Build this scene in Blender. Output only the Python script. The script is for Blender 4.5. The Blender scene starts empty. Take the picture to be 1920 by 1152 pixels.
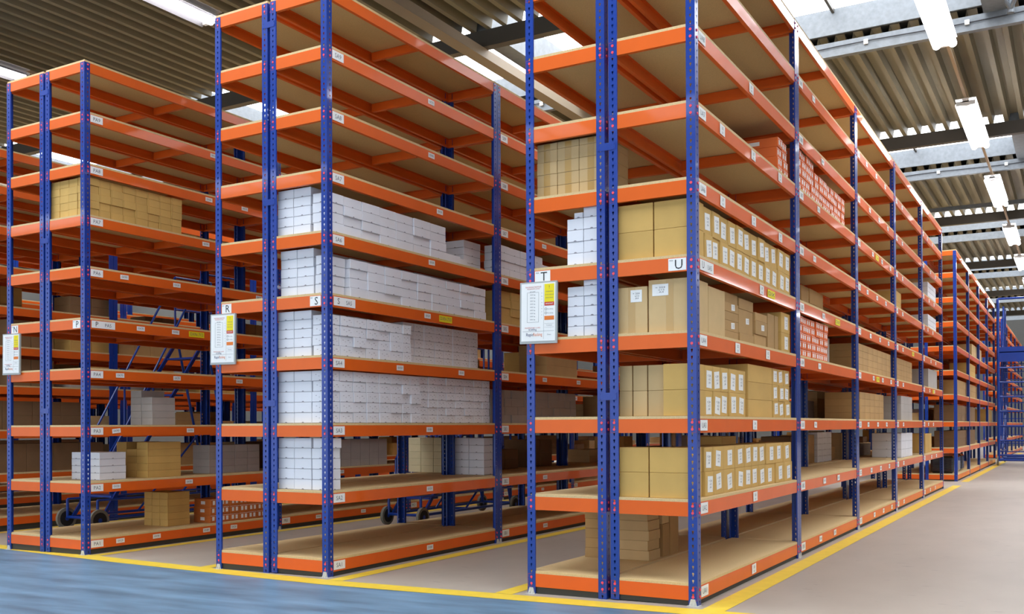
import bpy, math, random
from mathutils import Vector, Matrix
random.seed(7)
SC = bpy.context.scene
COL = SC.collection

# ------------------------------------------------------------------ camera
F_PX, YAW, PITCH, ROLL, PPY = 1833.3916, .5247, .0062, -.0041, 787.9306
CAM = Vector((2.3542, -6.6795, 1.3115))
cy_, sy_ = math.cos(YAW), math.sin(YAW)
fw = Vector((-sy_, cy_, 0)); rt = Vector((cy_, sy_, 0)); up = Vector((0, 0, 1))
fw, up = fw*math.cos(PITCH)+up*math.sin(PITCH), up*math.cos(PITCH)-fw*math.sin(PITCH)
rt, up = rt*math.cos(ROLL)+up*math.sin(ROLL), up*math.cos(ROLL)-rt*math.sin(ROLL)
cam = bpy.data.cameras.new('camera'); camo = bpy.data.objects.new('camera', cam); COL.objects.link(camo)
cam.sensor_width = 36; cam.lens = F_PX*36/1920; cam.shift_y = (PPY-576)/1920
cam.clip_end = 300; cam.clip_start = .05
m = Matrix((rt, up, -fw)).transposed().to_4x4(); m.translation = CAM
camo.matrix_world = m
SC.camera = camo
SC.view_settings.view_transform = 'Standard'; SC.view_settings.look = 'None'
SC.view_settings.gamma = 1; SC.view_settings.use_curve_mapping = False
SC.view_settings.exposure = 0.45

# ------------------------------------------------------------------ world: overcast daylight
w = bpy.data.worlds.new('world'); SC.world = w; w.use_nodes = True
bg = w.node_tree.nodes['Background']
bg.inputs[0].default_value = (.86, .93, 1, 1); bg.inputs[1].default_value = 1.25
SKYLIGHT_POWER = 4.2
TUBE_POWER = 14.0

# ------------------------------------------------------------------ materials
def lin(c):
    return tuple(((v/255)/12.92 if v/255 <= .04045 else ((v/255+.055)/1.055)**2.4) for v in c)
MATS = {}
def mat(name, rgb, rough=.6, metal=0, noise=0, scale=20, bump=0, coat=0, emit=0, stretch=None, detail=4, spec=.5, var=0):
    if name in MATS: return MATS[name]
    M = bpy.data.materials.new(name); M.use_nodes = True
    nt = M.node_tree; b = nt.nodes['Principled BSDF']
    c = lin(rgb)
    b.inputs['Base Color'].default_value = (*c, 1)
    b.inputs['Roughness'].default_value = rough; b.inputs['Metallic'].default_value = metal
    b.inputs['Specular IOR Level'].default_value = spec
    if coat: b.inputs['Coat Weight'].default_value = coat; b.inputs['Coat Roughness'].default_value = .05
    if emit:
        b.inputs['Emission Color'].default_value = (*c, 1); b.inputs['Emission Strength'].default_value = emit
    src = None
    if noise or bump:
        tc = nt.nodes.new('ShaderNodeTexCoord'); mp = nt.nodes.new('ShaderNodeMapping')
        nt.links.new(tc.outputs['Object'], mp.inputs[0])
        if stretch: mp.inputs['Scale'].default_value = stretch
        n = nt.nodes.new('ShaderNodeTexNoise'); n.inputs['Scale'].default_value = scale; n.inputs['Detail'].default_value = detail
        nt.links.new(mp.outputs[0], n.inputs['Vector']); src = n
    if noise:
        r = nt.nodes.new('ShaderNodeValToRGB')
        r.color_ramp.elements[0].position = .3; r.color_ramp.elements[1].position = .7
        r.color_ramp.elements[0].color = (*[v*(1-noise) for v in c], 1)
        r.color_ramp.elements[1].color = (*[min(1, v*(1+noise)) for v in c], 1)
        nt.links.new(src.outputs[0], r.inputs[0]); out = r.outputs[0]
    if var:
        oi = nt.nodes.new('ShaderNodeObjectInfo'); mr = nt.nodes.new('ShaderNodeMapRange')
        mr.inputs[3].default_value = 1-var; mr.inputs[4].default_value = 1+var
        nt.links.new(oi.outputs['Random'], mr.inputs[0])
        hs = nt.nodes.new('ShaderNodeHueSaturation'); hs.inputs['Color'].default_value = (*c, 1)
        if noise: nt.links.new(out, hs.inputs['Color'])
        nt.links.new(mr.outputs[0], hs.inputs['Value']); out = hs.outputs[0]
    if noise or var: nt.links.new(out, b.inputs['Base Color'])
    if bump:
        bp = nt.nodes.new('ShaderNodeBump'); bp.inputs['Strength'].default_value = bump; bp.inputs['Distance'].default_value = .01
        nt.links.new(src.outputs[0], bp.inputs['Height']); nt.links.new(bp.outputs[0], b.inputs['Normal'])
    MATS[name] = M; return M

ORANGE = mat('orange_paint', (226, 99, 28), .45, coat=.3, spec=.2, noise=.04, scale=3)
BLUE = mat('blue_paint', (20, 58, 146), .32, coat=.4, spec=.35)
PIN = mat('red_pin', (240, 74, 92), .35)
BOARD = mat('chipboard', (212, 184, 134), .75, noise=.10, scale=140, detail=2)
PLINTH = mat('dark_plinth', (62, 60, 52), .7)
GALV = mat('galvanised', (112, 118, 124), .5, metal=.3, noise=.12, scale=14)
PAPER = mat('paper', (238, 238, 236), .6)
INK = mat('ink', (40, 40, 46), .7)
INKG = mat('grey_ink', (92, 94, 104), .7)
YEL = mat('yellow_paper', (236, 216, 10), .6)
REDP = mat('red_print', (196, 60, 40), .6)
ORP = mat('orange_print', (226, 120, 40), .6)
NAVYP = mat('navy_print', (40, 44, 100), .6)
FRAME = mat('sign_frame', (170, 174, 172), .4, metal=.2)
GOLD = mat('golden_cardboard', (203, 164, 92), .8, noise=.05, scale=6, var=.05)
TAN = mat('tan_cardboard', (200, 170, 122), .8, noise=.05, scale=6, var=.06)
BROWN = mat('brown_cardboard', (178, 142, 92), .8, noise=.06, scale=6, var=.08)
DKBROWN = mat('dark_cardboard', (128, 98, 66), .8, noise=.06, scale=6, var=.12)
PALEC = mat('pale_cardboard', (214, 200, 160), .8, noise=.04, scale=6, var=.04)
GREYC = mat('grey_cardboard', (176, 170, 166), .8, noise=.04, scale=6, var=.05)
WHITE = mat('white_carton', (228, 229, 236), .55, noise=.02, scale=5, var=.03)
SHOE = mat('orange_carton', (226, 106, 40), .6, noise=.03, scale=5, var=.06)
RUST = mat('rust_carton', (196, 108, 44), .7, noise=.04, scale=5, var=.05)
TAPE = mat('parcel_tape', (186, 148, 84), .22, coat=.5)
SEAM = mat('carton_slit', (92, 70, 46), .9)
NOTCH_SHADE = mat('white_carton_notch_shade', (148, 144, 152), .9)
RUBBER = mat('black_rubber', (26, 26, 26), .7)
WHEELC = mat('grey_tyre', (126, 124, 112), .7)
WRAP = mat('stretch_wrapped_black', (30, 30, 32), .18, coat=.6, noise=.4, scale=18, bump=.6)
FOOT = mat('zinc_foot', (205, 205, 198), .4, metal=.2)
DARKST = mat('dark_steel', (74, 70, 64), .5)
CONDUIT = mat('conduit', (168, 146, 120), .5)

# ------------------------------------------------------------------ mesh helpers
class MB:
    def __init__(s): s.v = []; s.f = []; s.mi = []
    def quad(s, a, b, c, d, mi=0):
        n = len(s.v); s.v += [a, b, c, d]; s.f.append((n, n+1, n+2, n+3)); s.mi.append(mi)
    def poly(s, pts, mi=0):
        n = len(s.v); s.v += list(pts); s.f.append(tuple(range(n, n+len(pts)))); s.mi.append(mi)
    def box(s, x0, x1, y0, y1, z0, z1, mi=0):
        n = len(s.v)
        s.v += [(x0,y0,z0),(x1,y0,z0),(x1,y1,z0),(x0,y1,z0),(x0,y0,z1),(x1,y0,z1),(x1,y1,z1),(x0,y1,z1)]
        for f in ((0,3,2,1),(4,5,6,7),(0,1,5,4),(1,2,6,5),(2,3,7,6),(3,0,4,7)):
            s.f.append(tuple(n+i for i in f)); s.mi.append(mi)
    def cbox(s, dx, dy, dz, b=.003, mi=0, bulge=0):
        """box with small chamfer, origin bottom centre"""
        X, Y = dx/2, dy/2
        def ring(z, i): return [(-X+i,-Y,z),(X-i,-Y,z),(X,-Y+i,z),(X,Y-i,z),(X-i,Y,z),(-X+i,Y,z),(-X,Y-i,z),(-X,-Y+i,z)]
        n = len(s.v)
        def inner(z): return [(-X+b,-Y+b,z),(X-b,-Y+b,z),(X-b,-Y+b,z),(X-b,Y-b,z),(X-b,Y-b,z),(-X+b,Y-b,z),(-X+b,Y-b,z),(-X+b,-Y+b,z)]
        s.v += ring(b, b)+ring(dz-b, b)
        s.v += [(-X+b,-Y+b,0),(X-b,-Y+b,0),(X-b,Y-b,0),(-X+b,Y-b,0),(-X+b,-Y+b,dz),(X-b,-Y+b,dz),(X-b,Y-b,dz),(-X+b,Y-b,dz)]
        F = [(i, (i+1)%8, 8+(i+1)%8, 8+i) for i in range(8)]
        B, T = 16, 20
        F += [(B,B+3,B+2,B+1),(T,T+1,T+2,T+3)]
        F += [(0,B,B+1,1),(1,B+1,2),(2,B+1,B+2,3),(3,B+2,4),(4,B+2,B+3,5),(5,B+3,6),(6,B+3,B,7),(7,B,0)]
        F += [(8,9,T+1,T),(9,10,T+1),(10,11,T+2,T+1),(11,12,T+2),(12,13,T+3,T+2),(13,14,T+3),(14,15,T,T+3),(15,8,T)]
        for f in F: s.f.append(tuple(n+i for i in f)); s.mi.append(mi)
    def prism(s, prof, axis, a, b, mi=0):
        """extrude closed 2D profile along axis from a to b. axis 'y': prof=(x,z); 'x': prof=(y,z); 'z': prof=(x,y)"""
        def P(p, t):
            return (p[0], t, p[1]) if axis == 'y' else ((t, p[0], p[1]) if axis == 'x' else (p[0], p[1], t))
        n = len(s.v); k = len(prof)
        s.v += [P(p, a) for p in prof]+[P(p, b) for p in prof]
        for i in range(k):
            j = (i+1) % k; s.f.append((n+i, n+j, n+k+j, n+k+i)); s.mi.append(mi)
        s.f.append(tuple(n+i for i in range(k))[::-1]); s.mi.append(mi)
        s.f.append(tuple(n+k+i for i in range(k))); s.mi.append(mi)
    def tube(s, p, q, r, k=8, mi=0):
        p, q = Vector(p), Vector(q); d = (q-p).normalized()
        a = d.orthogonal().normalized(); b = d.cross(a)
        n = len(s.v)
        for c in (p, q):
            for i in range(k):
                t = 2*math.pi*i/k; s.v.append(tuple(c+a*r*math.cos(t)+b*r*math.sin(t)))
        for i in range(k):
            j = (i+1) % k; s.f.append((n+i, n+j, n+k+j, n+k+i)); s.mi.append(mi)
        s.f.append(tuple(n+i for i in range(k))[::-1]); s.mi.append(mi)
        s.f.append(tuple(n+k+i for i in range(k))); s.mi.append(mi)
    def path(s, pts, r, k=8, mi=0):
        for a, b in zip(pts, pts[1:]): s.tube(a, b, r, k, mi)
    def mesh(s, name, mats, recalc=True):
        me = bpy.data.meshes.new(name); me.from_pydata(s.v, [], s.f)
        for x in (mats if isinstance(mats, (list, tuple)) else [mats]): me.materials.append(x)
        me.polygons.foreach_set('material_index', s.mi)
        if recalc:
            import bmesh
            bm = bmesh.new(); bm.from_mesh(me); bmesh.ops.recalc_face_normals(bm, faces=bm.faces); bm.to_mesh(me); bm.free()
        me.update(); return me

def link(name, data, parent=None, loc=(0,0,0), rz=0.0, **k):
    o = bpy.data.objects.new(name, data); COL.objects.link(o)
    o.location = loc
    if rz: o.rotation_euler = (0, 0, rz)
    if parent is not None: o.parent = parent
    for a, b in k.items(): o[a] = b
    return o
def tag(o, label, cat, group=None):
    o['label'] = label; o['category'] = cat
    if group: o['group'] = group
    return o
def struct(name, mb, mats, loc=(0,0,0)):
    return link(name, mb.mesh(name, mats), None, loc, kind='structure')

_txt = {}
def text_mesh(t, size, m, width=None, bold=0):
    key = (t, round(size, 4), m.name, width, bold)
    if key in _txt: return _txt[key]
    cu = bpy.data.curves.new('text', 'FONT'); cu.body = t; cu.size = size; cu.align_x = 'CENTER'; cu.align_y = 'CENTER'
    cu.resolution_u = 2; cu.offset = bold
    o = bpy.data.objects.new('text', cu); COL.objects.link(o)
    dg = bpy.context.evaluated_depsgraph_get(); me = bpy.data.meshes.new_from_object(o.evaluated_get(dg))
    bpy.data.objects.remove(o)
    if width:
        xs = [v.co.x for v in me.vertices]
        if xs:
            f = width/(max(xs)-min(xs))
            for v in me.vertices: v.co.x *= f
    me.materials.clear(); me.materials.append(m); me.name = 'lettering'
    _txt[key] = me; return me
def facing(face):
    """rotation so that local +Y up -> z, normal faces 'face'"""
    return {'-y': (math.pi/2, 0, 0), '+x': (math.pi/2, 0, math.pi/2), '-x': (math.pi/2, 0, -math.pi/2), '+y': (math.pi/2, 0, math.pi)}[face]
_pl = {}
def plate(wd, h, m, t=.0012):
    key = (round(wd, 3), round(h, 3), m.name)
    if key not in _pl:
        b = MB(); b.box(-wd/2, wd/2, -h/2, h/2, -t, 0); _pl[key] = b.mesh('label_card', m)
    return _pl[key]
def sign(parent, loc, face, wd, h, texts, m=None, name='shelf_label', tilt=0, label=None):
    """card with lettering; texts = [(string, dx, dy, size, mat, width)]"""
    o = link(name, plate(wd, h, m or PAPER), parent, loc); o.rotation_euler = facing(face)
    if tilt: o.rotation_euler.rotate_axis('Z', tilt)
    if label: o['label'] = label
    for (t, dx, dy, s, mm, wdt) in texts:
        link('lettering', text_mesh(t, s, mm, wdt), o, (dx, dy, .0008))
    return o

# ------------------------------------------------------------------ dimensions
L = 2.9431
W = .675; GAPB = .034
ZU = [0.1096,0.7086,1.3076,1.9229,2.47,3.0236,3.574,4.1229,4.6826,5.1887]
ZS = [a+b for a, b in zip(ZU, [-.0394,-.0401,-.0347,-.0446,-.0373,-.0359,-.0356,-.0332,-.0426,-.0113])]
ZP = [a+b for a, b in zip(ZU, [-.0688,-.0577,-.0383,-.0328,-.0324,-.0241,-.0128,-.0022,-.0005,.0455])]
def fz(x): return .02+.0125*x
BT = .072      # beam centre to board top

# ------------------------------------------------------------------ floor
def slope_rect(x0, x1, y0, y1, dz, n=1):
    b = MB(); b.quad((x0,y0,fz(x0)+dz),(x1,y0,fz(x1)+dz),(x1,y1,fz(x1)+dz),(x0,y1,fz(x0)+dz)); return b
def floor_mat():
    M = mat('concrete_floor', (172, 162, 150), .42, noise=.06, scale=2.2, stretch=(1, .5, 1), spec=.35)
    nt = M.node_tree; b = nt.nodes['Principled BSDF']
    # scuffs
    tc = nt.nodes.new('ShaderNodeTexCoord'); mp = nt.nodes.new('ShaderNodeMapping'); mp.inputs['Scale'].default_value = (2.0, 7.0, 1)
    mp.inputs['Rotation'].default_value = (0, 0, .5)
    n = nt.nodes.new('ShaderNodeTexNoise'); n.inputs['Scale'].default_value = 2.4; n.inputs['Detail'].default_value = 5
    nt.links.new(tc.outputs['Object'], mp.inputs[0]); nt.links.new(mp.outputs[0], n.inputs[0])
    r = nt.nodes.new('ShaderNodeValToRGB'); r.color_ramp.elements[0].position = .66; r.color_ramp.elements[1].position = .74
    r.color_ramp.elements[0].color = (1,1,1,1); r.color_ramp.elements[1].color = (.62,.6,.6,1)
    nt.links.new(n.outputs[0], r.inputs[0])
    mx = nt.nodes.new('ShaderNodeMix'); mx.data_type = 'RGBA'; mx.blend_type = 'MULTIPLY'; mx.inputs[0].default_value = 1
    old = b.inputs['Base Color'].links[0].from_socket
    nt.links.new(old, mx.inputs[6]); nt.links.new(r.outputs[0], mx.inputs[7]); nt.links.new(mx.outputs[2], b.inputs['Base Color'])
    return M
struct('floor', slope_rect(-45, 16, -14, 62, 0), floor_mat())
# blue painted walkway in front of the rack ends
fy = [(-45, 1.6), (-14, .62), (-8.6, .28), (-6.1, .0), (-3.95, -.18), (-3.16, -.235), (-1.68, -.215), (-.15, -.2), (16, -.2)]
bl = MB()
for (xa, ya), (xb, yb) in zip(fy, fy[1:]):
    bl.quad((xa,-14,fz(xa)+.001),(xb,-14,fz(xb)+.001),(xb,yb-.11,fz(xb)+.001),(xa,ya-.11,fz(xa)+.001))
def blue_mat():
    M = mat('blue_floor_paint', (104, 135, 160), .4, noise=.34, scale=1.5, stretch=(.8, 3.4, 1), detail=6, spec=.4)
    return M
struct('floor_paint', bl, blue_mat())
YLINE = mat('yellow_line', (232, 200, 62), .5, noise=.06, scale=9)
yl = MB()
for (xa, ya), (xb, yb) in zip(fy, fy[1:]):
    yl.quad((xa,ya-.115,fz(xa)+.003),(xb,yb-.115,fz(xb)+.003),(xb,yb+.1,fz(xb)+.003),(xa,ya+.1,fz(xa)+.003))
struct('trim_1', yl, YLINE)
def yline(n, x0, x1, y0, y1): struct(n, slope_rect(x0, x1, y0, y1, .0022), YLINE)
yline('trim_2', .07, .235, -.12, 15.75); yline('trim_3', -3.30, -3.14, -.12, 15.5); yline('trim_4', -6.88, -6.73, .1, 15.6)
yline('trim_5', -1.62, -1.46, -.1, 15.5); yline('trim_6', -5.02, -4.86, 0, 15.5); yline('trim_7', -8.6, -8.44, .3, 15.6)
yline('trim_8', .07, .235, 17.3, 42); yline('trim_9', -10.4, -10.24, .5, 15.5)

# ------------------------------------------------------------------ rack parts (meshes)
FWD = .068; SWD = .070; CELL = .05
def hole_ring(u, v):
    # teardrop (keyhole): wide top, narrow bottom, centred (u, v)
    pts = [(-.0085,.006),(-.006,.0125),(0,.0145),(.006,.0125),(.0085,.006),(.006,.001),(.0035,-.004),(.003,-.012),(-.003,-.012),(-.0035,-.004),(-.006,.001)]
    return [(u+a, v+b) for a, b in pts]
def post_mesh(sx, sy, H, holes=True):
    """angle post with corner at origin; flange A runs sx along x (normal y), flange B runs sy along y (normal x)"""
    b = MB(); T = .0025
    def strip(kind):
        wd = FWD if kind == 'A' else SWD
        uc = .034 if kind == 'A' else .042
        def P(u, v, t):
            if kind == 'A': return (sx*u, sy*t, v)
            return (sx*t, sy*u, v)
        if not holes:
            for t in (0, T): b.quad(P(0,0,t), P(wd,0,t), P(wd,H,t), P(0,H,t))
            b.quad(P(wd,0,0),P(wd,H,0),P(wd,H,.014),P(wd,0,.014)); return
        n = int(H/CELL); z = 0
        for i in range(n):
            z0, z1 = i*CELL, (i+1)*CELL
            ring = hole_ring(uc, z0+CELL*.5)
            for t in (0, T):
                # outer polygon split into left & right halves round the hole
                top, bot = 2, None
                left = [P(0,z0,t), P(uc,z0,t)]
                hb = [(uc, z0+CELL*.5-.012)]
                # left side (u<uc): ring indices 2,1,0,10,9,8 then mid-bottom
                L_ = [ring[8], ring[9], ring[10], ring[0], ring[1], ring[2]]
                R_ = [ring[7], ring[6], ring[5], ring[4], ring[3], ring[2]]
                mb = (uc, ring[8][1])
                b.poly([P(0,z0,t), P(uc,z0,t), P(*mb,t)]+[P(*q,t) for q in L_]+[P(uc,z1,t), P(0,z1,t)])
                b.poly([P(uc,z0,t), P(wd,z0,t), P(wd,z1,t), P(uc,z1,t)]+[P(*q,t) for q in R_[::-1]]+[P(*mb,t)])
        if n*CELL < H:
            for t in (0, T): b.quad(P(0,n*CELL,t),P(wd,n*CELL,t),P(wd,H,t),P(0,H,t))
        # return lip on the free edge gives the flange depth
        b.quad(P(wd,0,0),P(wd,H,0),P(wd,H,.014),P(wd,0,.014)); b.quad(P(wd-.002,0,T),P(wd-.002,H,T),P(wd-.002,H,.014),P(wd-.002,0,.014))
        b.quad(P(wd-.002,0,.014),P(wd-.002,H,.014),P(wd,H,.014),P(wd,0,.014))
    strip('A'); strip('B')
    me = b.mesh('upright_post', BLUE, recalc=False); return me
def pins_mesh(sx, sy, zs):
    b = MB()
    for z in zs:
        for dz in (-.025, .025):
            for (c, ax) in (((sx*.034, 0), 'y'), ((0, sy*.042), 'x')):
                n = []
                if ax == 'y': p, q = (c[0], -sy*.0027, z+dz), (c[0], sy*.004, z+dz)
                else: p, q = (-sx*.006, c[1], z+dz), (sx*.004, c[1], z+dz)
                b.tube(p, q, .0105, 8)
    return b.mesh('locking_pins', PIN)
BH = .051
PROF = [(0,-BH),(0,BH),(.034,BH),(.034,BH-.004),(.003,BH-.004),(.003,-BH+.003),(.030,-BH+.003),(.030,-BH+.018),(.033,-BH+.018),(.033,-BH)]
def beam_mesh(axis, s, ln):
    b = MB(); b.prism([(s*p, z) for p, z in PROF], axis, 0, ln)
    me = b.mesh('shelf_beam', ORANGE); return me
_rk = {}
def cached(key, f):
    if key not in _rk: _rk[key] = f()
    return _rk[key]

ORD = ['first', 'second', 'third', 'fourth', 'fifth', 'sixth', 'seventh', 'eighth', 'ninth', 'tenth', 'eleventh', 'twelfth', 'thirteenth', 'fourteenth', 'fifteenth', 'sixteenth']
RACKS = {}
def rack(row, bay, xo, side, y0, y1, zs, full=True, label=None, letter=True, group=None):
    """side=+1: aisle face at x=xo looking +x, body extends to xo-W. side=-1 mirrored."""
    xi = xo-side*W
    g = fz(xo)
    root = link('shelving_rack', None, None, (xo, y0, g))
    tag(root, label or f'blue and orange shelving bay, {ORD[bay]} from the walkway in row {row}', 'shelving', group)
    RACKS[(row, bay)] = root
    ln = y1-y0-.006
    H = zs[-1]+.048-g
    zr = tuple(round(z-g, 4) for z in zs)
    d = -side      # direction from aisle face inwards in x
    corners = [((0, .003), (d, 1)), ((0, ln+.003), (d, -1)), ((d*W, .003), (-d, 1)), ((d*W, ln+.003), (-d, -1))]
    for i, ((cx, cyy), (sx, sy)) in enumerate(corners):
        p = link('upright_post', cached(('post', sx, sy, round(H, 3), full), lambda: post_mesh(sx, sy, H, full)), root, (cx, cyy, 0))
        if full and bay == 0 and i == 0:
            def ff():
                b = MB(); a, c_ = sorted((-sx*.014, sx*.075))
                b.box(a, c_, -.024, .05, 0, .004); b.prism([(sx*.004,.004),(sx*.064,.004),(sx*.05,.05),(sx*.018,.05)], 'y', -.006, -.0015)
                b.prism([(-.02,.004),(-.001,.004),(-.001,.04)], 'x', sx*.02, sx*.024); b.prism([(-.02,.004),(-.001,.004),(-.001,.04)], 'x', sx*.046, sx*.05)
                return b.mesh('foot_plate', FOOT)
            link('foot_plate', cached(('ffoot', sx), ff), p)
        if full:
            link('locking_pins', cached(('pins', sx, sy, zr), lambda: pins_mesh(sx, sy, zr)), p)
            if i < 2 and not (bay == 0 and i == 0):
                def fm():
                    b = MB()
                    b.box(-.012 if sx > 0 else -.052, .052 if sx > 0 else .012, -.002 if sy > 0 else -.05, .05 if sy > 0 else .002, 0, .004)
                    b.prism([(sx*.004,.004),(sx*.052,.004),(sx*.040,.045),(sx*.016,.045)], 'y', -sy*.0028, -sy*.001)
                    b.prism([(sy*.004,.004),(sy*.052,.004),(sy*.040,.045),(sy*.016,.045)], 'x', -sx*.008, -sx*.002)
                    return b.mesh('foot_plate', FOOT)
                link('foot_plate', cached(('foot', sx, sy), fm), p)
    for z in zr:
        for xx, s in ((d*.004, d), (d*(W-.004), -d)):
            link('shelf_beam', cached(('lb', s, round(ln, 3)), lambda: beam_mesh('y', s, ln)), root, (xx, .003, z))
        for yy, s in ((.007, 1), (ln-.001, -1)):
            link('end_beam', cached(('eb', s, d), lambda: beam_mesh('x', s, d*(W-.01))), root, (d*.005, yy, z))
        def cb():
            b = MB(); b.prism([(-.02,.048),(-.02,-.036),(.02,-.036),(.02,.048)], 'x', d*.04, d*(W-.04)); return b.mesh('cross_beam', ORANGE)
        link('cross_beam', cached(('cb', d), cb), root, (0, ln/2, z))
        def bd():
            b = MB(); xa, xb = sorted((d*.0045, d*(W-.0045))); b.box(xa, xb, .009, ln-.003, BH+.0005, BH+.0208); return b.mesh('shelf_board', BOARD)
        link('shelf_board', cached(('bd', d, round(ln, 3)), bd), root, (0, 0, z))
    pz = zr[0]-BH-.001
    if pz > .01:
        def pm():
            b = MB(); xa, xb = sorted((d*.02, d*.045)); b.box(xa, xb, .02, ln-.02, 0, pz)
            xa, xb = sorted((d*(W-.045), d*(W-.02))); b.box(xa, xb, .02, ln-.02, 0, pz)
            xa, xb = sorted((d*.046, d*(W-.046))); b.box(xa, xb, .02, .045, 0, pz)
            return b.mesh('plinth', PLINTH)
        link('plinth', cached(('pl', d, round(pz, 4), round(ln, 3)), pm), root)
    # bay code labels on the aisle face
    if full and letter:
        fc = '+x' if side > 0 else '-x'
        sgn = 1 if side > 0 else -1
        for i, z in enumerate(zr[:9]):
            code = f'{row}{"ABCDEFGH"[bay]}{i+1}'
            wd = .155
            if i == 4 and bay == 0:
                sign(root, (side*.0015, .078+.16, z+.004), fc, .30, .078, [(row, -.085*sgn if False else -.085, 0, .075, INK, None), (code, .06, -.004, .052, INKG, None)])
            else:
                sign(root, (side*.0015, .078+wd/2, z+.004), fc, wd, .078, [(code, 0, -.002, .055, INKG, None)])
    return root

ROWS = {'U': (.006, 1, ZU, 0.0), 'T': (.006-2*W-GAPB, -1, ZU, 0.0), 'S': (-3.3829, 1, ZS, -.0209), 'R': (-3.3829-2*W-GAPB, -1, ZS, -.0209),
        'P': (-6.9297, 1, ZP, .1463), 'N': (-6.9297-2*W-GAPB, -1, ZP, .1463)}
for row, (xo, side, zs, yo) in ROWS.items():
    for k in range(5):
        rack(row, k, xo, side, yo+k*L, yo+(k+1)*L, zs, True)

# rows farther left, and the blocks beyond the cross aisle
xm = -10.45
for row, xo, side, nm in (('M', xm, 1, 'first rack row beyond row N'), ('L', xm-2*W-GAPB, -1, 'back of first rack row beyond row N'),
                      ('K', xm-3.5, 1, 'second rack row beyond row N'), ('J', xm-3.5-2*W-GAPB, -1, 'back of second rack row beyond row N'),
                      ('H', xm-7.0, 1, 'third rack row beyond row N'), ('G', xm-7.0-2*W-GAPB, -1, 'back of third rack row beyond row N')):
    for k in range(5):
        rack(row, k, xo, side, .3+k*L, .3+(k+1)*L, [z-.09 for z in ZU], False,
             f'blue and orange shelving bay, {ORD[k]} from walkway, {nm}')
Y2 = 6*L-.25
for row, xo, side, zs, nm in (('U', 0, 1, ZU, 'right-hand row'), ('T', -2*W-GAPB, -1, ZU, 'back of right-hand row'), ('S', -3.3889, 1, ZS, 'row in line with S'), ('R', -3.3889-2*W-GAPB, -1, ZS, 'row in line with R')):
    for k in range(4):
        rack(row+'2', k, xo, side, Y2+k*L, Y2+(k+1)*L, zs, False, f'blue and orange shelving bay beyond the cross aisle, {ORD[k]} of {nm}')
for row, xo, side, zs, nm in (('P', -6.9357, 1, ZP, 'row in line with P'), ('N', -6.9357-2*W-GAPB, -1, ZP, 'row in line with N'), ('M', xm, 1, [z-.09 for z in ZU], 'leftmost row there')):
    for k in range(4):
        rack(row+'2', k, xo, side, Y2-1.4+k*L, Y2-1.4+(k+1)*L, zs, False, f'blue and orange shelving bay beyond the cross aisle, {ORD[k]} of {nm}')
Y3 = Y2+5.6*L
for k in range(5):
    rack('U3', k, -.05, 1, Y3+k*L, Y3+(k+1)*L, ZU, False, f'far shelving bay behind the tall steps, {ORD[k]} beyond the gap')

# ------------------------------------------------------------------ end-face letters, tie plates, product labels, notice boards
for row, lx in (('T', .085), ('R', .085), ('N', .085), ('U', .085), ('S', .085), ('P', .085)):
    xo, side, zs, yo = ROWS[row]; root = RACKS[(row, 0)]; g = fz(xo)
    x = (.072+.07) if side < 0 else -(.072+.07)
    wd = .135 if row in 'TU' else .125
    sign(root, (x, .0055, zs[4]-g+.002), '-y', wd, .088, [(row, .012, -.004, .098, INK, None), ('Aisle', -.045, .03, .018, INKG, .028)], name='row_letter_card')
def tie(row, zlist):
    xo, side, zs, yo = ROWS[row]; root = RACKS[(row, 0)]; g = fz(xo)
    def f():
        b = MB(); b.box(-.086, .062, -.0035, -.0005, -.028, .028)
        for dx in (-.075, .05):
            for dz in (-.018, .018): b.tube((dx,-.006,dz), (dx,-.003,dz), .004, 8)
        return b.mesh('tie_plate', BLUE)
    for z in zlist: link('tie_plate', cached('tie', f), root, (-W-.005, .003, z-g))
tie('U', (1.53, 3.40, 5.0)); tie('S', (1.53, 3.38, 5.02)); tie('P', (1.50, 3.40, 5.06))
def plabels(row, bay, items, wd=.11, h=.05, mk=None):
    xo, side, zs, yo = ROWS[row]; root = RACKS[(row, bay)]; g = fz(xo)
    fc = '+x' if side > 0 else '-x'
    for it in items:
        lv, y = it[0], it[1]
        kind = it[2] if len(it) > 2 else None
        z = zs[lv-1]-g+(.006 if row != 'U' else .004)
        if kind:   # yellow slip
            sign(root, (side*.0016, y-bay*L-yo, z-.004), fc, .24 if wd > .1 else .13, .068, [(kind, 0, 0, .05, INKG, .2 if wd > .1 else .1)], m=YEL, name='yellow_slip', label='bright yellow paper slip on the beam')
        elif h > .06:
            sign(root, (side*.0015, y-bay*L-yo, z), fc, wd, h, [('U%d' % (lv*7 % 9+1), 0, .012, .034, INK, None), ('OX', 0, -.022, .024, INKG, None)], name='product_label', tilt=random.uniform(-.03, .03))
        else:
            sign(root, (side*.0015, y-bay*L-yo, z), fc, wd, h, [('0X%d0' % (random.randint(2, 9)), 0, 0, .034, INKG, None)], name='product_label', tilt=random.choice([0, 0, .02, -.03, .1 if lv in (1, 3) else 0]))
plabels('S', 0, [(9,1.6),(8,1.6),(7,1.75),(6,1.6),(5,1.52),(5,1.85,'DXN 733'),(4,1.05),(4,2.15),(3,1.55),(2,1.55),(1,1.55)])
plabels('S', 1, [(l, 4.05) for l in range(1, 10)]+[(7, 5.3), (4, 5.0)])
plabels('S', 2, [(l, 6.9) for l in range(1, 8)]+[(5, 8.0)])
plabels('P', 0, [(9,1.98),(8,1.9),(7,1.85),(6,.66),(6,1.4),(6,2.05),(5,.88),(5,1.38),(5,1.7,'DXN 712'),(5,2.05),(4,.6),(4,1.4),(3,.55),(3,1.6),(2,.55),(2,1.58),(1,.6),(1,1.1),(1,1.85),(1,2.3),(8,2.5),(6,2.75),(4,2.4)])
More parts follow.
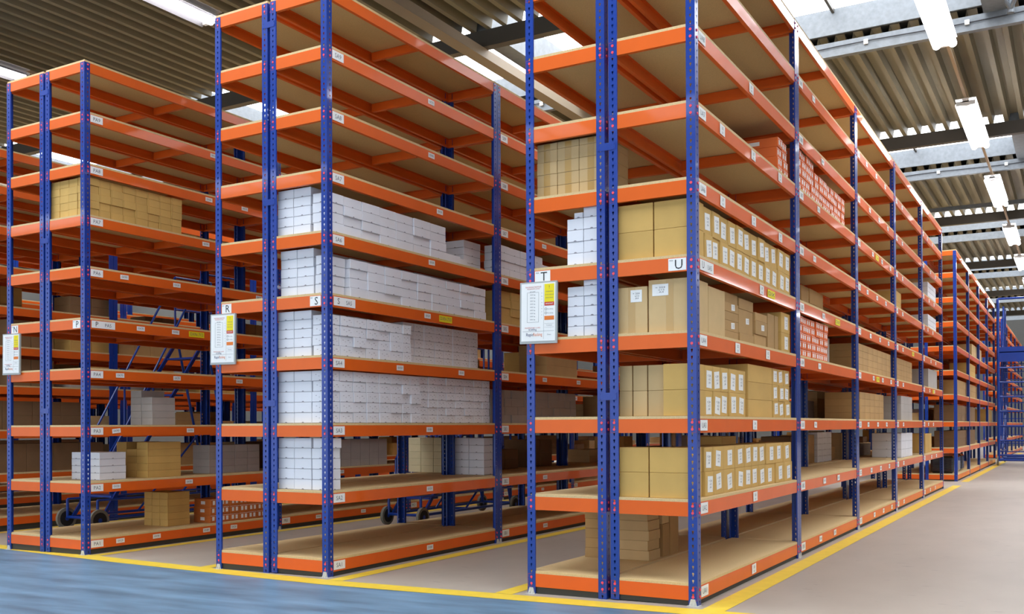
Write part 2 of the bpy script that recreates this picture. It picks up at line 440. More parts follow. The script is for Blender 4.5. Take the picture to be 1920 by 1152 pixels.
plabels('P', 1, [(l, 3.9) for l in range(1, 8)]+[(l, 4.9) for l in (1, 3, 5)]+[(2, 4.4), (4, 5.2)])
plabels('P', 2, [(l, 7.1) for l in range(1, 7)]+[(2, 8.2), (5, 6.7)])
for k in (3, 4): plabels('P', k, [(l, .15+k*L+1.3+.3*(l % 2)) for l in range(1, 6)])
plabels('U', 0, [(7,.62),(7,1.45),(7,2.3),(6,.62),(6,1.45),(6,2.3),(5,1.68),(5,1.98,'DX'),(8,1.4),(4,.98),(4,1.86),(3,1.45),(2,1.45),(1,1.4)], .12, .078)
for k in (1, 2, 3, 4):
    it = []
    for lv in range(1, 10):
        for q in range(1+(lv*3+k) % 3 if k > 1 else 1+(lv < 3)): it.append((lv, k*L+.7+q*.7+.2*((lv*k) % 3)))
    if k == 1: it += [(5, 4.75, 'DX')]
    if k == 2: it += [(7, 7.3, 'DX'), (4, 7.3, 'DX')]
    if k == 3: it += [(5, 10.6, 'DX')]
    if k == 4: it += [(4, 13.2, 'DX')]
    plabels('U', k, it, .12, .06)
def notice(row, z1, z0, w_=.32, tilt=.02):
    xo, side, zs, yo = ROWS[row]
    H = z1-z0; W_ = w_
    root = link('load_notice_board', None, None, (xo-.045+W_/2, yo-.022, (z0+z1)/2)); root.rotation_euler = (math.pi/2, .012, 0)
    tag(root, f'white rack load notice in a grey frame hanging on the end of row {row}', 'notice board')
    b = MB(); b.box(-W_/2, W_/2, -H/2, H/2, -.018, 0); link('frame', b.mesh('frame', FRAME), root)
    b = MB(); b.box(-W_/2+.014, W_/2-.014, -H/2+.02, H/2-.012, 0, .002); sheet = link('notice_sheet', b.mesh('notice_sheet', PAPER), root)
    def R(u0, u1, v0, v1, m_, nm):
        b = MB(); X = lambda u: -W_/2+u*W_; Yv = lambda v: H/2-v*H
        b.box(X(u0), X(u1), Yv(v1), Yv(v0), .002, .0028); link(nm, b.mesh(nm, m_), sheet)
    R(.67, .93, .045, .335, YEL, 'yellow_panel'); R(.67, .93, .335, .395, REDP, 'red_band'); R(.67, .93, .56, .625, ORP, 'orange_band')
    def T(t, u, v, s, m_, wd): link('lettering', text_mesh(t, s, m_, wd), sheet, (-W_/2+u*W_, H/2-v*H, .003))
    T('RACKING NOTICE', .37, .085, .016, REDP, .42*W_); T('MAXIMUM LOAD', .37, .115, .012, REDP, .34*W_)
    T('!', .80, .10, .035, INK, None)
    T('WARNING', .80, .17, .014, INKG, .2*W_); T('DO NOT OVERLOAD', .80, .22, .012, INKG, .22*W_); T('REPORT DAMAGE', .80, .27, .012, INKG, .2*W_)
    T('IMPORTANT', .80, .365, .015, PAPER, .2*W_)
    T('BAY LOAD', .35, .16, .012, INKG, .14*W_)
    for i in range(9):
        T('500 kg', .35, .21+i*.05, .012, INKG, .14*W_); T('%d' % (9-i), .60, .19+i*.05, .012, INKG, None)
    ln = MB(); X = lambda u: -W_/2+u*W_; Yv = lambda v: H/2-v*H
    for (a, b_, c, d_) in ((.2,.205,.17,.655),(.51,.515,.17,.655),(.2,.515,.17,.173),(.2,.515,.652,.655),(.65,.653,.045,.93),(.08,.93,.80,.803),(.67,.93,.68,.682),(.67,.93,.74,.742)):
        ln.box(X(a), X(b_), Yv(d_), Yv(c), .002, .0026)
    link('ruled_lines', ln.mesh('ruled_lines', INKG), sheet)
    T('MAXIMUM BAY LOAD', .35, .745, .013, REDP, .42*W_); T('4,500kg', .35, .775, .022, NAVYP, .22*W_)
    T('Rapid', .28, .855, .036, NAVYP, .2*W_); T('Racking', .49, .855, .036, ORP, .24*W_)
    T('Contact', .80, .71, .013, INKG, .15*W_); T('Date', .80, .86, .012, INKG, .1*W_)
    for i in range(2):
        T('No climbing', .83, .45+i*.065, .012, INKG, .15*W_); T('O', .71, .45+i*.065, .028, INK, None)
notice('T', 2.43, 1.95, .325); notice('R', 2.385, 1.905, .325); notice('N', 2.39, 1.92, .32)

# ------------------------------------------------------------------ cartons
_ct = {}
def carton_mesh(dx, dy, dz, kind):
    key = (round(dx, 3), round(dy, 3), round(dz, 3), kind)
    if key in _ct: return _ct[key]
    b = MB()
    base = {'white': WHITE, 'wprint': WHITE, 'gold': GOLD, 'tan': TAN, 'brown': BROWN, 'dark': DKBROWN, 'pale': PALEC, 'grey': GREYC, 'shoe': SHOE, 'rust': RUST, 'goldlab': GOLD, 'tantape': TAN, 'strap': TAN}[kind]
    b.cbox(dx, dy, dz, min(.0025, dz*.08))
    mats = [base]
    e = .0007
    X, Y = dx/2, dy/2
    if kind in ('white', 'wprint'):
        mats += [NOTCH_SHADE, mat('pale_print', (176, 174, 182), .7)]
        for face in range(3):
            hw = dy if face < 2 else dx
            def Q(u, z, face=face): return ((X+e, u, z) if face == 0 else ((-X-e, u, z) if face == 1 else (u, -Y-e, z)))
            # half-moon thumb notch at the lid's lower edge
            pts = [Q(.013*math.cos(t*math.pi/8),   .003+.0095*math.sin(t*math.pi/8)) for t in range(9)]; b.poly(pts, 1)
            b.quad(Q(-hw/2+.004, .0015), Q(hw/2-.004, .0015), Q(hw/2-.004, .0045), Q(-hw/2+.004, .0045), 1)  # strip painted as the shadow line along the carton base
            if kind == 'wprint':
                for (u0, v0, uw) in ((.03, .62, .05), (-.045, .6, .03), (-.01, .45, .02), (.055, .42, .02)):
                    u0 *= hw/.19; b.quad(Q(u0-uw/4, dz*v0), Q(u0+uw/4, dz*v0), Q(u0+uw/4, dz*v0+.006), Q(u0-uw/4, dz*v0+.006), 2)
    elif kind == 'tantape':
        mats += [TAPE, SEAM]
        b.quad((-.028,-Y-e,.004),(.028,-Y-e,.004),(.028,-Y-e,dz-.004),(-.028,-Y-e,dz-.004), 1)
        b.quad((-.028,-Y,dz+e),(.028,-Y,dz+e),(.028,Y,dz+e),(-.028,Y,dz+e), 1)
    elif kind in ('shoe', 'rust'):
        mats += [PAPER]
        for (u, wd) in ((-.2, .24), (.22, .24)):
            b.quad((X+e, dy*(u-wd/2), dz*.25), (X+e, dy*(u+wd/2), dz*.25), (X+e, dy*(u+wd/2), dz*.75), (X+e, dy*(u-wd/2), dz*.75), 1)
        b.quad((-dx*.1,-Y-e,dz*.3),(dx*.15,-Y-e,dz*.3),(dx*.15,-Y-e,dz*.7),(-dx*.1,-Y-e,dz*.7), 1)
        b.quad((X+e,-Y+.003,dz*.86),(X+e,Y-.003,dz*.86),(X+e,Y-.003,dz*.9),(X+e,-Y+.003,dz*.9), 1)
    else:
        mats += [SEAM]
        # flap edge lines on top and the side faces
        b.quad((-X+.002,-.0015,dz+e),(X-.002,-.0015,dz+e),(X-.002,.0015,dz+e),(-X+.002,.0015,dz+e), 1)
        if kind == 'goldlab' or kind == 'gold':
            b.quad((X+e,-Y+.012,.003),(X+e,-Y+.0135,.003),(X+e,-Y+.0135,dz-.003),(X+e,-Y+.012,dz-.003), 1)
    me = b.mesh('carton', mats); _ct[key] = me; return me
MASS = {}
PLACED = []
STUFF = False
KNAME = {'white': ('lidded_box', 'white box'), 'wprint': ('lidded_box', 'white box'), 'shoe': ('shoe_box', 'shoe box'), 'rust': ('shoe_box', 'shoe box')}
def carton(x0, x1, y0, y1, z0, h, kind, label, group=None, rot=None, paper=None, gap=.004, cat=None, check=False):
    dx, dy = x1-x0-gap, y1-y0-gap
    if kind in ('white', 'wprint'):
        dy -= .003; rot = random.uniform(-.009, .009) if rot is None else rot
    nm, ct = KNAME.get(kind, ('cardboard_box', 'cardboard box'))
    bb = (x0, x1, y0, y1, z0, z0+h)
    if check and any(bb[0] < q[1]-.002 and bb[1] > q[0]+.002 and bb[2] < q[3]-.002 and bb[3] > q[2]+.002 and bb[4] < q[5]-.002 and bb[5] > q[4]+.002 for q in PLACED): return
    PLACED.append(bb)
    if STUFF:
        MASS.setdefault((nm, kind), []).append(((x0+x1)/2, (y0+y1)/2, z0+.0004, dx, dy, h-.0008)); return
    cat = cat or ct
    o = link(nm, carton_mesh(dx, dy, h-.0008, kind), None, ((x0+x1)/2, (y0+y1)/2, z0+.0004))
    if rot: o.rotation_euler = (0, 0, rot)
    tag(o, label, cat, group)
    if paper:
        wd, hh, u, v = paper[:4]; t = paper[4] if len(paper) > 4 else 0
        fc = paper[5] if len(paper) > 5 else '+x'
        loc = (dx/2+.002, u*dy, h*v) if fc == '+x' else (u*dx, -dy/2-.002, h*v)
        s = link('address_label', plate(wd, hh, PAPER), o, loc); s.rotation_euler = facing(fc); s.rotation_euler.rotate_axis('Z', t)
        link('lettering', text_mesh('= 204\n  x12\n. A4', round(hh*.2, 3), INKG, wd*.6), s, (0, 0, .0008))
    return o
def layername(i, n): return f'{ORD[i]} layer up'
def sidestack(row, lv, ys, depth, rows, h, kind, word, inset=.03, pre='', group=None, ref='corner post', toplim=None, papers=None, jit=.009, only_face=True, code=None, start=0):
    """columns along the aisle face: ys = list of y breaks, rows int or list"""
    xo, side, zs, yo = ROWS[row]; z = zs[lv-1]+BT+.0002
    code = code or f'{row}{"ABCDE"[int((ys[0]-yo)/L)]}{lv}'
    xf = xo-side*inset
    for i, (a, b) in enumerate(zip(ys, ys[1:])):
        n = rows[i] if isinstance(rows, (list, tuple)) else rows
        for r in range(n):
            j = random.uniform(-jit, jit)
            x1 = xf-side*jit+side*j; x0 = x1-side*depth
            lab = f'{pre}{word} on shelf {code}, {ORD[r]} layer up, {ORD[i+start]} column from {ref}'
            pp = None
            if papers:
                pp = (papers[0], papers[1], papers[2]+random.uniform(-.06, .06), papers[3]+random.uniform(-.05, .05), random.uniform(-.12, .12))
            carton(min(x0, x1), max(x0, x1), a, b, z+r*h, h, kind, lab, group or f'{word}s on shelf {code}', None, pp)
def frontstack(row, lv, xs, y0, dy, rows, h, kind, word, pre='', group=None, ref='left', skip=(), jit=.006, code=None, papers=None):
    xo, side, zs, yo = ROWS[row]; z = zs[lv-1]+BT+.0002
    code = code or f'{row}A{lv}'
    for i, (a, b) in enumerate(zip(xs, xs[1:])):
        n = rows[i] if isinstance(rows, (list, tuple)) else rows
        for r in range(n):
            if (i, r) in skip: continue
            j = random.uniform(0, jit)
            lab = f'{pre}{word} at end of shelf {code}, {ORD[r]} layer up, {ORD[i]} from {ref}'
            carton(a, b, y0+j, y0+dy+j-jit, z+r*h, h, kind, lab, group or f'{word}s on shelf {code}', None, papers)

WC = 'white carton'
# ---- row S, first bay
frontstack('S', 6, [-4.035,-3.84,-3.635], .045, .215, [5,5], .0855, 'white', WC)
sidestack('S', 6, [.045,.255,.52,.79,1.05,1.34,1.63,1.92,2.21], .19, [4,4,4,4,4,4,4,1], .0885, 'white', WC, .03)
STUFF = True
sidestack('S', 6, [.27,.52,.79,1.05,1.34,1.63,1.92,2.12], .17, [4,4,4,4,4,4,4], .0855, 'wprint', WC, .24, pre='set back ', group='white cartons on shelf SA6')
STUFF = False
carton(-3.60,-3.47,2.235,2.42,ZS[5]+BT,.0855*1,'white','single white carton behind the end of the stack on shelf SA6','white cartons on shelf SA6')
frontstack('S', 6, [-4.02,-3.80,-3.56], 2.48, .36, 4, .0835, 'white', WC, pre='deep ', group='white cartons on shelf SA6', ref='back of rack')
sidestack('S', 5, [.34,.6,.86,1.13,1.4,1.65,1.93,2.19,2.47,2.72], .2, 4, .087, 'white', WC, .028)
sidestack('S', 5, [.045,.33], .11, 4, .087, 'white', WC, .075, pre='turned ', group='white cartons on shelf SA5')
frontstack('S', 5, [-4.0,-3.80,-3.60], .045, .28, 5, .0845, 'white', WC)
STUFF = True
sidestack('S', 5, [.34,.6,.86,1.13,1.4,1.65,1.93,2.19,2.47,2.72], .17, 5, .084, 'white', WC, .25, pre='set back ', group='white cartons on shelf SA5')
STUFF = False
frontstack('S', 4, [-4.035,-3.84,-3.63], .045, .145, 5, .0835, 'white', WC)
sidestack('S', 4, [.045,.20,.39,.58,.77,.95,1.15,1.29], .19, 4, .092, 'wprint', 'small white carton', .03)
STUFF = True
sidestack('S', 4, [.21,.39,.58,.77,.95,1.15], .19, 5, .0835, 'wprint', 'small white carton', .26, pre='inner ')
STUFF = False
sidestack('S', 4, [1.3,1.49,1.66,1.86,2.03,2.2,2.37,2.54,2.72], .2, 5, .0835, 'wprint', 'small white carton', .14, start=7, jit=.004)
frontstack('S', 3, [-4.035,-3.84,-3.63], .045, .145, 5, .0945, 'white', WC)
sidestack('S', 3, [.045,.20,.39,.58,.77,.95,1.14,1.28,1.455], .2, 5, .0945, 'wprint', 'small white carton', .03)
sidestack('S', 3, [1.46,1.62,1.79,1.95,2.13,2.31,2.5,2.68,2.84], .2, 6, .0795, 'wprint', 'small white carton', .06, start=8, jit=.005)
frontstack('S', 2, [-4.035,-3.84,-3.635], .045, .17, 5, .094, 'white', WC)
sidestack('S', 2, [.045,.21], .2, 5, .094, 'white', WC, .03)
frontstack('R', 2, [-4.03,-3.835], 2.99, .3, 5, .0865, 'white', 'large white carton', code='SB2')
for r in range(5):
    carton(-3.83,-3.62,2.99,3.29,ZS[1]+BT+r*.0865,.0864,'white',f'large white carton on shelf SB2 near the low post, {ORD[r]} layer up','large white cartons on shelf SB2')
for i in range(3):
    for r in range(5):
        carton(-4.93+i*.19,-4.74+i*.19,3.3,3.62,ZS[1]+BT+r*.086,.0858,'pale',f'cream carton on shelf RB2, {ORD[r]} layer up, {ORD[i]} from the aisle','cream cartons on shelf RB2')
# ---- row S, second bay
STUFF = True
sidestack('S', 6, [3.0,3.25,3.52,3.8,4.1,4.4,4.7,5.0,5.3], .2, [4,4,4,4,3,3,3,2], .088, 'white', WC, .03, ref='nearest post')
sidestack('S', 5, [3.02,3.3,3.6,3.9,4.2], .3, 4, .096, 'goldlab', 'brown labelled carton', .04, ref='nearest post', papers=(.12, .05, 0, .5))
sidestack('S', 4, [4.2,4.5,4.8,5.1], .4, 3, .13, 'brown', 'brown carton', .05, ref='middle of bay')
sidestack('S', 3, [3.1+.16*i for i in range(15)], .2, 4, .1, 'grey', 'grey carton', .2, ref='nearest post', group='grey cartons on shelf SB3')
# ---- row S farther bays
sidestack('S', 3, [6.2,6.6,7.0,7.4,7.8,8.2], .45, 3, .13, 'brown', 'brown carton', .06, ref='nearest post')
sidestack('S', 5, [6.1,6.6,7.1,7.6], .4, 3, .13, 'tan', 'tan carton', .06, ref='nearest post')
STUFF = False
# ---- row T
frontstack('T', 6, [-1.335,-1.155,-.965,-.765], .10, .50, 4, .0955, 'tantape', 'taped tan carton')
z6 = ZU[5]+BT+4*.0955
for i, (a, b) in enumerate(((-1.335,-1.155),(-1.155,-.965),(-.965,-.765))):
    carton(a, b, .105, .60, z6+.0005, .052, 'tantape', f'shallow taped tan carton topping the stack on shelf TA6, {ORD[i]} from left', 'taped tan cartons on shelf TA6')
frontstack('T', 5, [-1.045,-.905,-.765], .045, .3, [4,5], .0895, 'white', WC)
carton(-.985,-.91, .05,.33, ZU[4]+BT+4*.0896, .045, 'white', 'narrow white carton on top of the stepped stack on shelf TA5', 'white cartons on shelf TA5')
frontstack('T', 4, [-1.045,-.905,-.765], .045, .3, [5,6], .0765, 'white', WC)
for r in range(5):
    dx0 = random.uniform(-.01, .01)
    carton(-1.325+dx0,-1.04+dx0,.93,1.2,ZU[0]+BT+r*.083,.0828,'brown',f'flat brown carton on shelf TA1 left of the double post, {ORD[r]} layer up','flat brown cartons on shelf TA1')
# ---- row U, first bay
G2 = 'golden carton'
zu = lambda l: ZU[l-1]+BT+.0003
for r in range(5):
    t = random.uniform(-.008, .008)
    carton(-1.02+t,-.745+t,.93,1.19,zu(1)+r*.083,.0828,'tan',f'flat tan carton in right column on shelf TA1, {ORD[r]} layer up','flat tan cartons on shelf TA1')
for i, (a, b, h_) in enumerate(((1.24,1.40,.28),(1.41,1.62,.41))):
    carton(-1.0,-.735-.0*i,a,b,zu(1),h_,'brown',f'upright brown carton behind the flat stacks on shelf TA1, {["nearer","farther"][i]} one')
carton(-.98,-.74,1.24,1.40,zu(1)+.2805,.12,'tan','small tan carton on top of the nearer upright one on shelf TA1')
for i, (a, b) in enumerate(((-.615,-.335),(-.33,-.035))):
    for r in range(2):
        carton(a, b, .045, .30, zu(5)+r*.205, .2045, 'gold', f'large golden carton at the end of shelf UA5, {["left","right"][i]} {["lower","upper"][r]} one', 'golden cartons on shelf UA5')
sidestack('U', 5, [.31,.50,.69,.89,1.1,1.3,1.51,1.72,1.92,2.11,2.35,2.58,2.80], .3, 2, .2, 'goldlab', 'golden carton', .035, papers=(.115, .125, .02, .5))
carton(-.635,-.385,.05,.45,zu(4),.345,'tantape','tan carton with tape and label at the left end of shelf UA4', None, None, (.09,.09,.15,.8,0,'-y'))
carton(-.378,-.045,.05,.42,zu(4),.385,'tantape','large taped tan carton at the right end of shelf UA4', None, None, (.125,.085,-.22,.8,0,'-y'))
carton(-.42,-.05,.44,.84,zu(4),.37,'tan','plain tall tan carton on shelf UA4 behind the taped end carton')
rr = 0
for (y0_, y1_, hs) in ((.92,1.3,(.08,.085,.07,.075,.08)), (1.31,1.72,(.09,.2,.09)), (1.73,2.1,(.11,.12,.07))):
    z = zu(4)
    for q, hh in enumerate(hs):
        carton(-.46+.03*random.random(), -.06-.03*random.random(), y0_, y1_, z, hh, 'brown', f'worn brown carton in the mixed pile on shelf UA4, {["near","middle","far"][rr]} heap, {ORD[q]} layer up', 'worn brown cartons on shelf UA4', None, (.09,.05,.1,.55,.05) if q % 2 else None); z += hh
    rr += 1
for i, (a, b) in enumerate(((2.14,2.36),(2.38,2.5))):
    carton(-.45,-.07,a,b,zu(4),.33,'brown',f'upright brown carton on shelf UA4, {["nearer","farther"][i]} of the two by the far post')
for r in range(2): carton(-.45,-.05,2.53,2.85,zu(4)+r*.19,.1895,'goldlab',f'golden labelled carton by the far post on shelf UA4, {["lower","upper"][r]} one','golden cartons on shelf UA4', None, (.12,.12,.05,.5))
for r in range(2):
    for i, (a, b) in enumerate(((-.635,-.53),(-.525,-.41),(-.405,-.275))):
        carton(a, b, .10, .5, zu(3)+r*.19, .1895, 'strap', f'narrow tan carton on shelf UA3, {["lower","upper"][r]} one, {ORD[i]} from left', 'narrow tan cartons on shelf UA3')
    carton(-.265,-.035,.045,.30,zu(3)+r*.19,.1895,'gold',f'golden carton at the right end of shelf UA3, {["lower","upper"][r]} one','golden cartons on shelf UA3')
sidestack('U', 3, [.31,.50,.69,.88,1.10,1.36], .23, 2, .19, 'goldlab', 'golden carton', .035, papers=(.12, .13, .02, .45))
for r in range(3): carton(-.5,-.05,1.45,2.2,zu(3)+r*.15,.1495,'gold',f'long golden carton in the middle of shelf UA3, {ORD[r]} layer up','golden cartons on shelf UA3')
sidestack('U', 3, [2.22,2.42,2.62,2.84], .4, 3, .15, 'goldlab', 'golden carton', .045, start=6, papers=(.11, .10, .02, .5))
for i, (a, b) in enumerate(((-.615,-.38),(-.375,-.06))):
    for r in range(2): carton(a, b, .045, .30, zu(2)+r*.185, .1845, 'gold', f'golden carton at the end of shelf UA2, {["left","right"][i]} {["lower","upper"][r]} one', 'golden cartons on shelf UA2')
sidestack('U', 2, [.31,.50,.75,1.05,1.32,1.52,1.72,1.94,2.25,2.52,2.82], .3, 2, .183, 'goldlab', 'golden carton', .035, papers=(.115, .12, .03, .5))
carton(-.47,-.17,1.1,1.5,zu(2)+.368,.07,'gold','flat golden carton lying on top of the stack on shelf UA2')
# orange boxes
sidestack('U', 7, [2.45,2.62,2.80], .5, 4, .09, 'shoe', 'orange shoe carton', .05, ref='last full column', code='UA7')
sidestack('U', 7, [3.12+.19*i for i in range(13)], .28, [5,5,5,5,4,4,4,4,4,4,4,4], .085, 'shoe', 'orange shoe carton', .04, ref='nearest post')
sidestack('U', 4, [3.12+.19*i for i in range(8)], .28, 5, .082, 'shoe', 'orange shoe carton', .04, ref='nearest post')
sidestack('U', 4, [4.75,4.9,5.05,5.2,5.35,5.5], .3, 1, .36, 'grey', 'upright grey carton', .25, ref='orange stack')
sidestack('U', 5, [4.4,4.75,5.1,5.45], .3, 2, .17, 'brown', 'brown carton', .3, ref='nearest post')
# farther stacks
def tstack(row, lv, y0, n, step, rows, h, kind, word, xf, depth, ref='nearest post', code=None):
    for i in range(n):
        for r in range(rows):
            xo, side, zs, yo = ROWS[row]
            cd = code or f'{row}{"ABCDE"[int((y0-yo)/L)]}{lv}'
            carton(xf-depth, xf, y0+i*step, y0+(i+1)*step, zs[lv-1]+BT+.0003+r*h, h, kind, f'{word} on shelf {cd}, {ORD[r]} layer up, {ORD[i]} from {ref}', f'{word}s on shelf {cd}')
STUFF = True
tstack('T', 3, 7.3, 6, .25, 4, .1, 'tan', 'tan banded carton', -.8, .3)
tstack('T', 2, 7.3, 3, .3, 5, .085, 'white', 'white carton', -.8, .3)
tstack('T', 2, 8.85+.03, 3, .28, 4, .1, 'tan', 'tan banded carton', -.8, .3, ref='near post')
tstack('T', 3, 8.9, 4, .3, 4, .1, 'tan', 'tan banded carton', -.8, .3, ref='near post')
STUFF = False
tstack('U', 4, 6.2, 7, .36, 4, .088, 'brown', 'flat brown carton', -.05, .45)
tstack('U', 3, 6.6, 5, .36, 4, .09, 'brown', 'flat brown carton', -.1, .45)
STUFF = True
tstack('U', 3, 9.9, 3, .4, 3, .13, 'grey', 'pale grey carton', -.08, .45)
tstack('U', 4, 9.3, 6, .3, 4, .09, 'brown', 'brown carton', -.08, .3)
tstack('U', 2, 9.9, 3, .4, 3, .13, 'white', 'plain white carton', -.08, .45)
tstack('U', 6, 9.6, 1, .5, 2, .16, 'gold', 'golden carton', -.1, .4)
tstack('U', 2, 12.7, 2, .45, 1, .36, 'gold', 'golden upright carton', -.08, .3)
tstack('U', 4, 13.2, 1, 1.3, 1, .37, 'grey', 'big grey carton', -.08, .3)
tstack('U', 7, 13.2, 3, .4, 4, .09, 'white', 'white carton', -.08, .3)
tstack('U', 6, 13.2, 3, .4, 3, .1, 'white', 'white carton', -.08, .3)
STUFF = False
# ---- row P, N
frontstack('P', 7, [-7.585,-7.43,-7.275,-7.125], .20, .16, 5, .084, 'gold', 'brown carton')
sidestack('P', 7, [.37,.52,.68,.85,1.02,1.19,1.36,1.52], .25, 5, .084, 'gold', 'brown carton', .04)
sidestack('P', 7, [.20,.37], .14, 5, .084, 'gold', 'brown carton', .04, pre='corner ', group='brown cartons on shelf PA7')
zp = lambda l: ZP[l-1]+BT+.0003
frontstack('P', 3, [-7.45,-7.26,-7.07], 1.15, .35, [5,4], .082, 'grey', 'grey carton', ref='rack centre')
frontstack('P', 2, [-7.58,-7.42,-7.25,-7.09], .45, .36, 4, .078, 'white', 'plain white carton', ref='rack centre')
carton(-7.58,-7.36,.83,1.0,zp(2)+.0,.08,'white','small white carton just behind the white stack on shelf PA2')
frontstack('P', 2, [-7.58,-7.40,-7.22,-7.03], 1.05, .5, [5,4,5], .0835, 'gold', 'brown carton', ref='rack centre', pre='deeper ')
frontstack('P', 1, [-7.58,-7.44,-7.3,-7.16], 1.45, .35, 5, .082, 'gold', 'brown carton', ref='rack centre')
sidestack('P', 1, [2.0,2.16,2.32,2.48,2.64,2.8,2.96], .3, 3, .1, 'rust', 'rust orange carton', .08, ref='brown stack')
tstack('P', 2, 2.1, 4, .22, 4, .09, 'grey', 'grey carton', -7.15, .3, ref='brown stack')
STUFF = True
tstack('P', 2, 3.6, 9, .22, 4, .1, 'grey', 'grey carton', -7.0, .4)
tstack('P', 3, 6.3, 5, .35, 3, .12, 'brown', 'brown carton', -7.1, .45)
tstack('P', 4, 3.3, 3, .5, 2, .16, 'brown', 'brown carton', -7.1, .45)
tstack('P', 5, 6.2, 6, .3, 3, .12, 'gold', 'golden carton', -7.1, .4)
tstack('P', 2, 9.2, 6, .4, 3, .13, 'dark', 'dark brown carton', -7.1, .45)
tstack('P', 3, 9.2, 6, .4, 3, .13, 'brown', 'brown carton', -7.1, .45)
# rows beyond N
def mstack(xf, z, y0, n, step, rows, h, kind, word, where, depth=.4):
    for i in range(n):
        for r in range(rows):
            carton(xf-depth, xf, y0+i*step, y0+(i+1)*step, z+.001+r*h, h, kind, f'{word} {where}, {ORD[r]} layer up, {ORD[i]} from the walkway', f'{word}s {where}')
zm = lambda l: ZU[l-1]-.09+BT
mstack(xm-.08, zm(2), .6, 6, .42, 1, .4, 'dark', 'tall dark brown carton', 'on low shelf beyond row N')
mstack(xm-.08, zm(2), 3.4, 5, .4, 3, .12, 'brown', 'brown carton', 'on low shelf beyond row N')
mstack(xm-.08, zm(3), .6, 5, .45, 2, .2, 'dark', 'dark carton', 'on waist-high shelf beyond row N')
mstack(xm-.08, zm(4), 5.0, 8, .3, 2, .16, 'goldlab', 'golden labelled carton', 'on upper shelf beyond row N')
mstack(xm-.08, zm(5), 3.4, 8, .3, 2, .16, 'brown', 'brown carton', 'on high shelf beyond row N')
mstack(xm-3.58, zm(2), 1, 10, .45, 2, .2, 'dark', 'dark carton', 'on low shelf two rows beyond N')
mstack(xm-3.58, zm(3), 1, 10, .45, 2, .2, 'dark', 'dark carton', 'on waist-high shelf two rows beyond N')
mstack(xm-3.58, zm(5), 3, 10, .45, 2, .2, 'brown', 'brown carton', 'on high shelf two rows beyond N')
# block beyond the cross aisle
def fstack(lv, y0, n, step, rows, h, kind, word, where, depth=.45):
    for i in range(n):
        for r in range(rows):
            carton(-.08-depth, -.08, y0+i*step, y0+(i+1)*step, ZU[lv-1]+BT+.001+r*h, h, kind, f'{word} {where}, {ORD[r]} layer up, {ORD[i]} in', f'{word}s {where}')
fstack(2, 17.8, 10, .5, 2, .19, 'dark', 'dark carton', 'low in the block beyond the cross aisle')
fstack(3, 17.8, 10, .5, 2, .19, 'dark', 'dark carton', 'at eye height beyond the cross aisle')
fstack(4, 18.3, 12, .5, 2, .18, 'brown', 'brown carton', 'above eye height beyond the cross aisle')
fstack(5, 21, 4, .5, 2, .18, 'gold', 'golden carton', 'on fifth shelf beyond the cross aisle')
fstack(6, 22, 6, .5, 2, .18, 'tan', 'tan carton', 'on sixth shelf beyond the cross aisle')
fstack(3, 26.4, 6, .4, 3, .13, 'gold', 'golden carton', 'behind the tall blue steps')
rng = random.Random(3)
for (xf, side, zs, ya, n) in ((-.8, 0, ZU, 5.95, 8), (-4.15, 0, ZS, 3.1, 11), (-4.15, 0, ZS, 17.6, 11), (-1.45+.65, 0, ZU, 17.6, 11), (-7.0, 0, ZP, 16.2, 11), (-7.75, 0, ZP, 3.2, 11),
                              (xm-.05, 0, [z-.09 for z in ZU], .6, 14), (xm-.8, 0, [z-.09 for z in ZU], .6, 14), (xm-.05, 0, [z-.09 for z in ZU], 16.3, 11), (xm-4.3, 0, [z-.09 for z in ZU], .6, 14), (-3.45, 0, ZS, 8.95, 5), (-3.45, 0, ZS, 17.6, 11), (-7.0, 0, ZP, 12.0, 3)):
    for lv in (2, 3, 4, 5, 6):
        y = ya
        for q in range(n):
            kd = rng.choice(['brown', 'dark', 'dark', 'gold', 'brown', 'tan', 'grey']); h = rng.choice([.1, .13, .19]); r_ = int(rng.choice([.2, .3, .39])/h) or 1
            if rng.random() < (.72 if lv < 5 else .4) and abs((y-ya) % L-2.7) > .25:
                for r in range(r_):
                    for u in range(2):
                        carton(xf-.42, xf-.04, y+u*.36, y+u*.36+.355, zs[lv-1]+BT+.001+r*h, h, kd, '', check=True)
            y += .98
STUFF = False
for i in range(3):
    y = 17.8+i*.85
    b = MB(); b.cbox(.5, .7, .40, .05); o = link('wrapped_bundle', b.mesh('wrapped_bundle', WRAP), None, (-.36, y+.3, ZU[0]+BT+.001))
    tag(o, f'shiny black wrapped bundle on the bottom shelf beyond the cross aisle, {ORD[i]} in', 'bundle', 'black wrapped bundles')

STUFF = False
for nm, lab, ct in (('lidded_box', 'white boxes stacked behind the front stacks and in the farther bays', 'white boxes'),
                    ('cardboard_box', 'brown cardboard boxes stacked on far shelves beyond the nearest bays', 'cardboard boxes')):
    V, Fc, MI, mats = [], [], [], []
    for (n_, kind), lst in MASS.items():
        if n_ != nm: continue
        for (x, y, z, dx, dy, h) in lst:
            src = carton_mesh(dx, dy, h, kind); off = len(V); mo = []
            for m_ in src.materials:
                if m_ not in mats: mats.append(m_)
                mo.append(mats.index(m_))
            V += [(v.co.x+x, v.co.y+y, v.co.z+z) for v in src.vertices]
            for p in src.polygons: Fc.append(tuple(off+i for i in p.vertices)); MI.append(mo[p.material_index])
    if not V: continue
    me = bpy.data.meshes.new('stacked_boxes'); me.from_pydata(V, [], Fc)
    for m_ in mats: me.materials.append(m_)
    me.polygons.foreach_set('material_index', MI); me.update()
    o = link('stacked_'+nm+'es', me, None, kind='stuff'); tag(o, lab, ct)

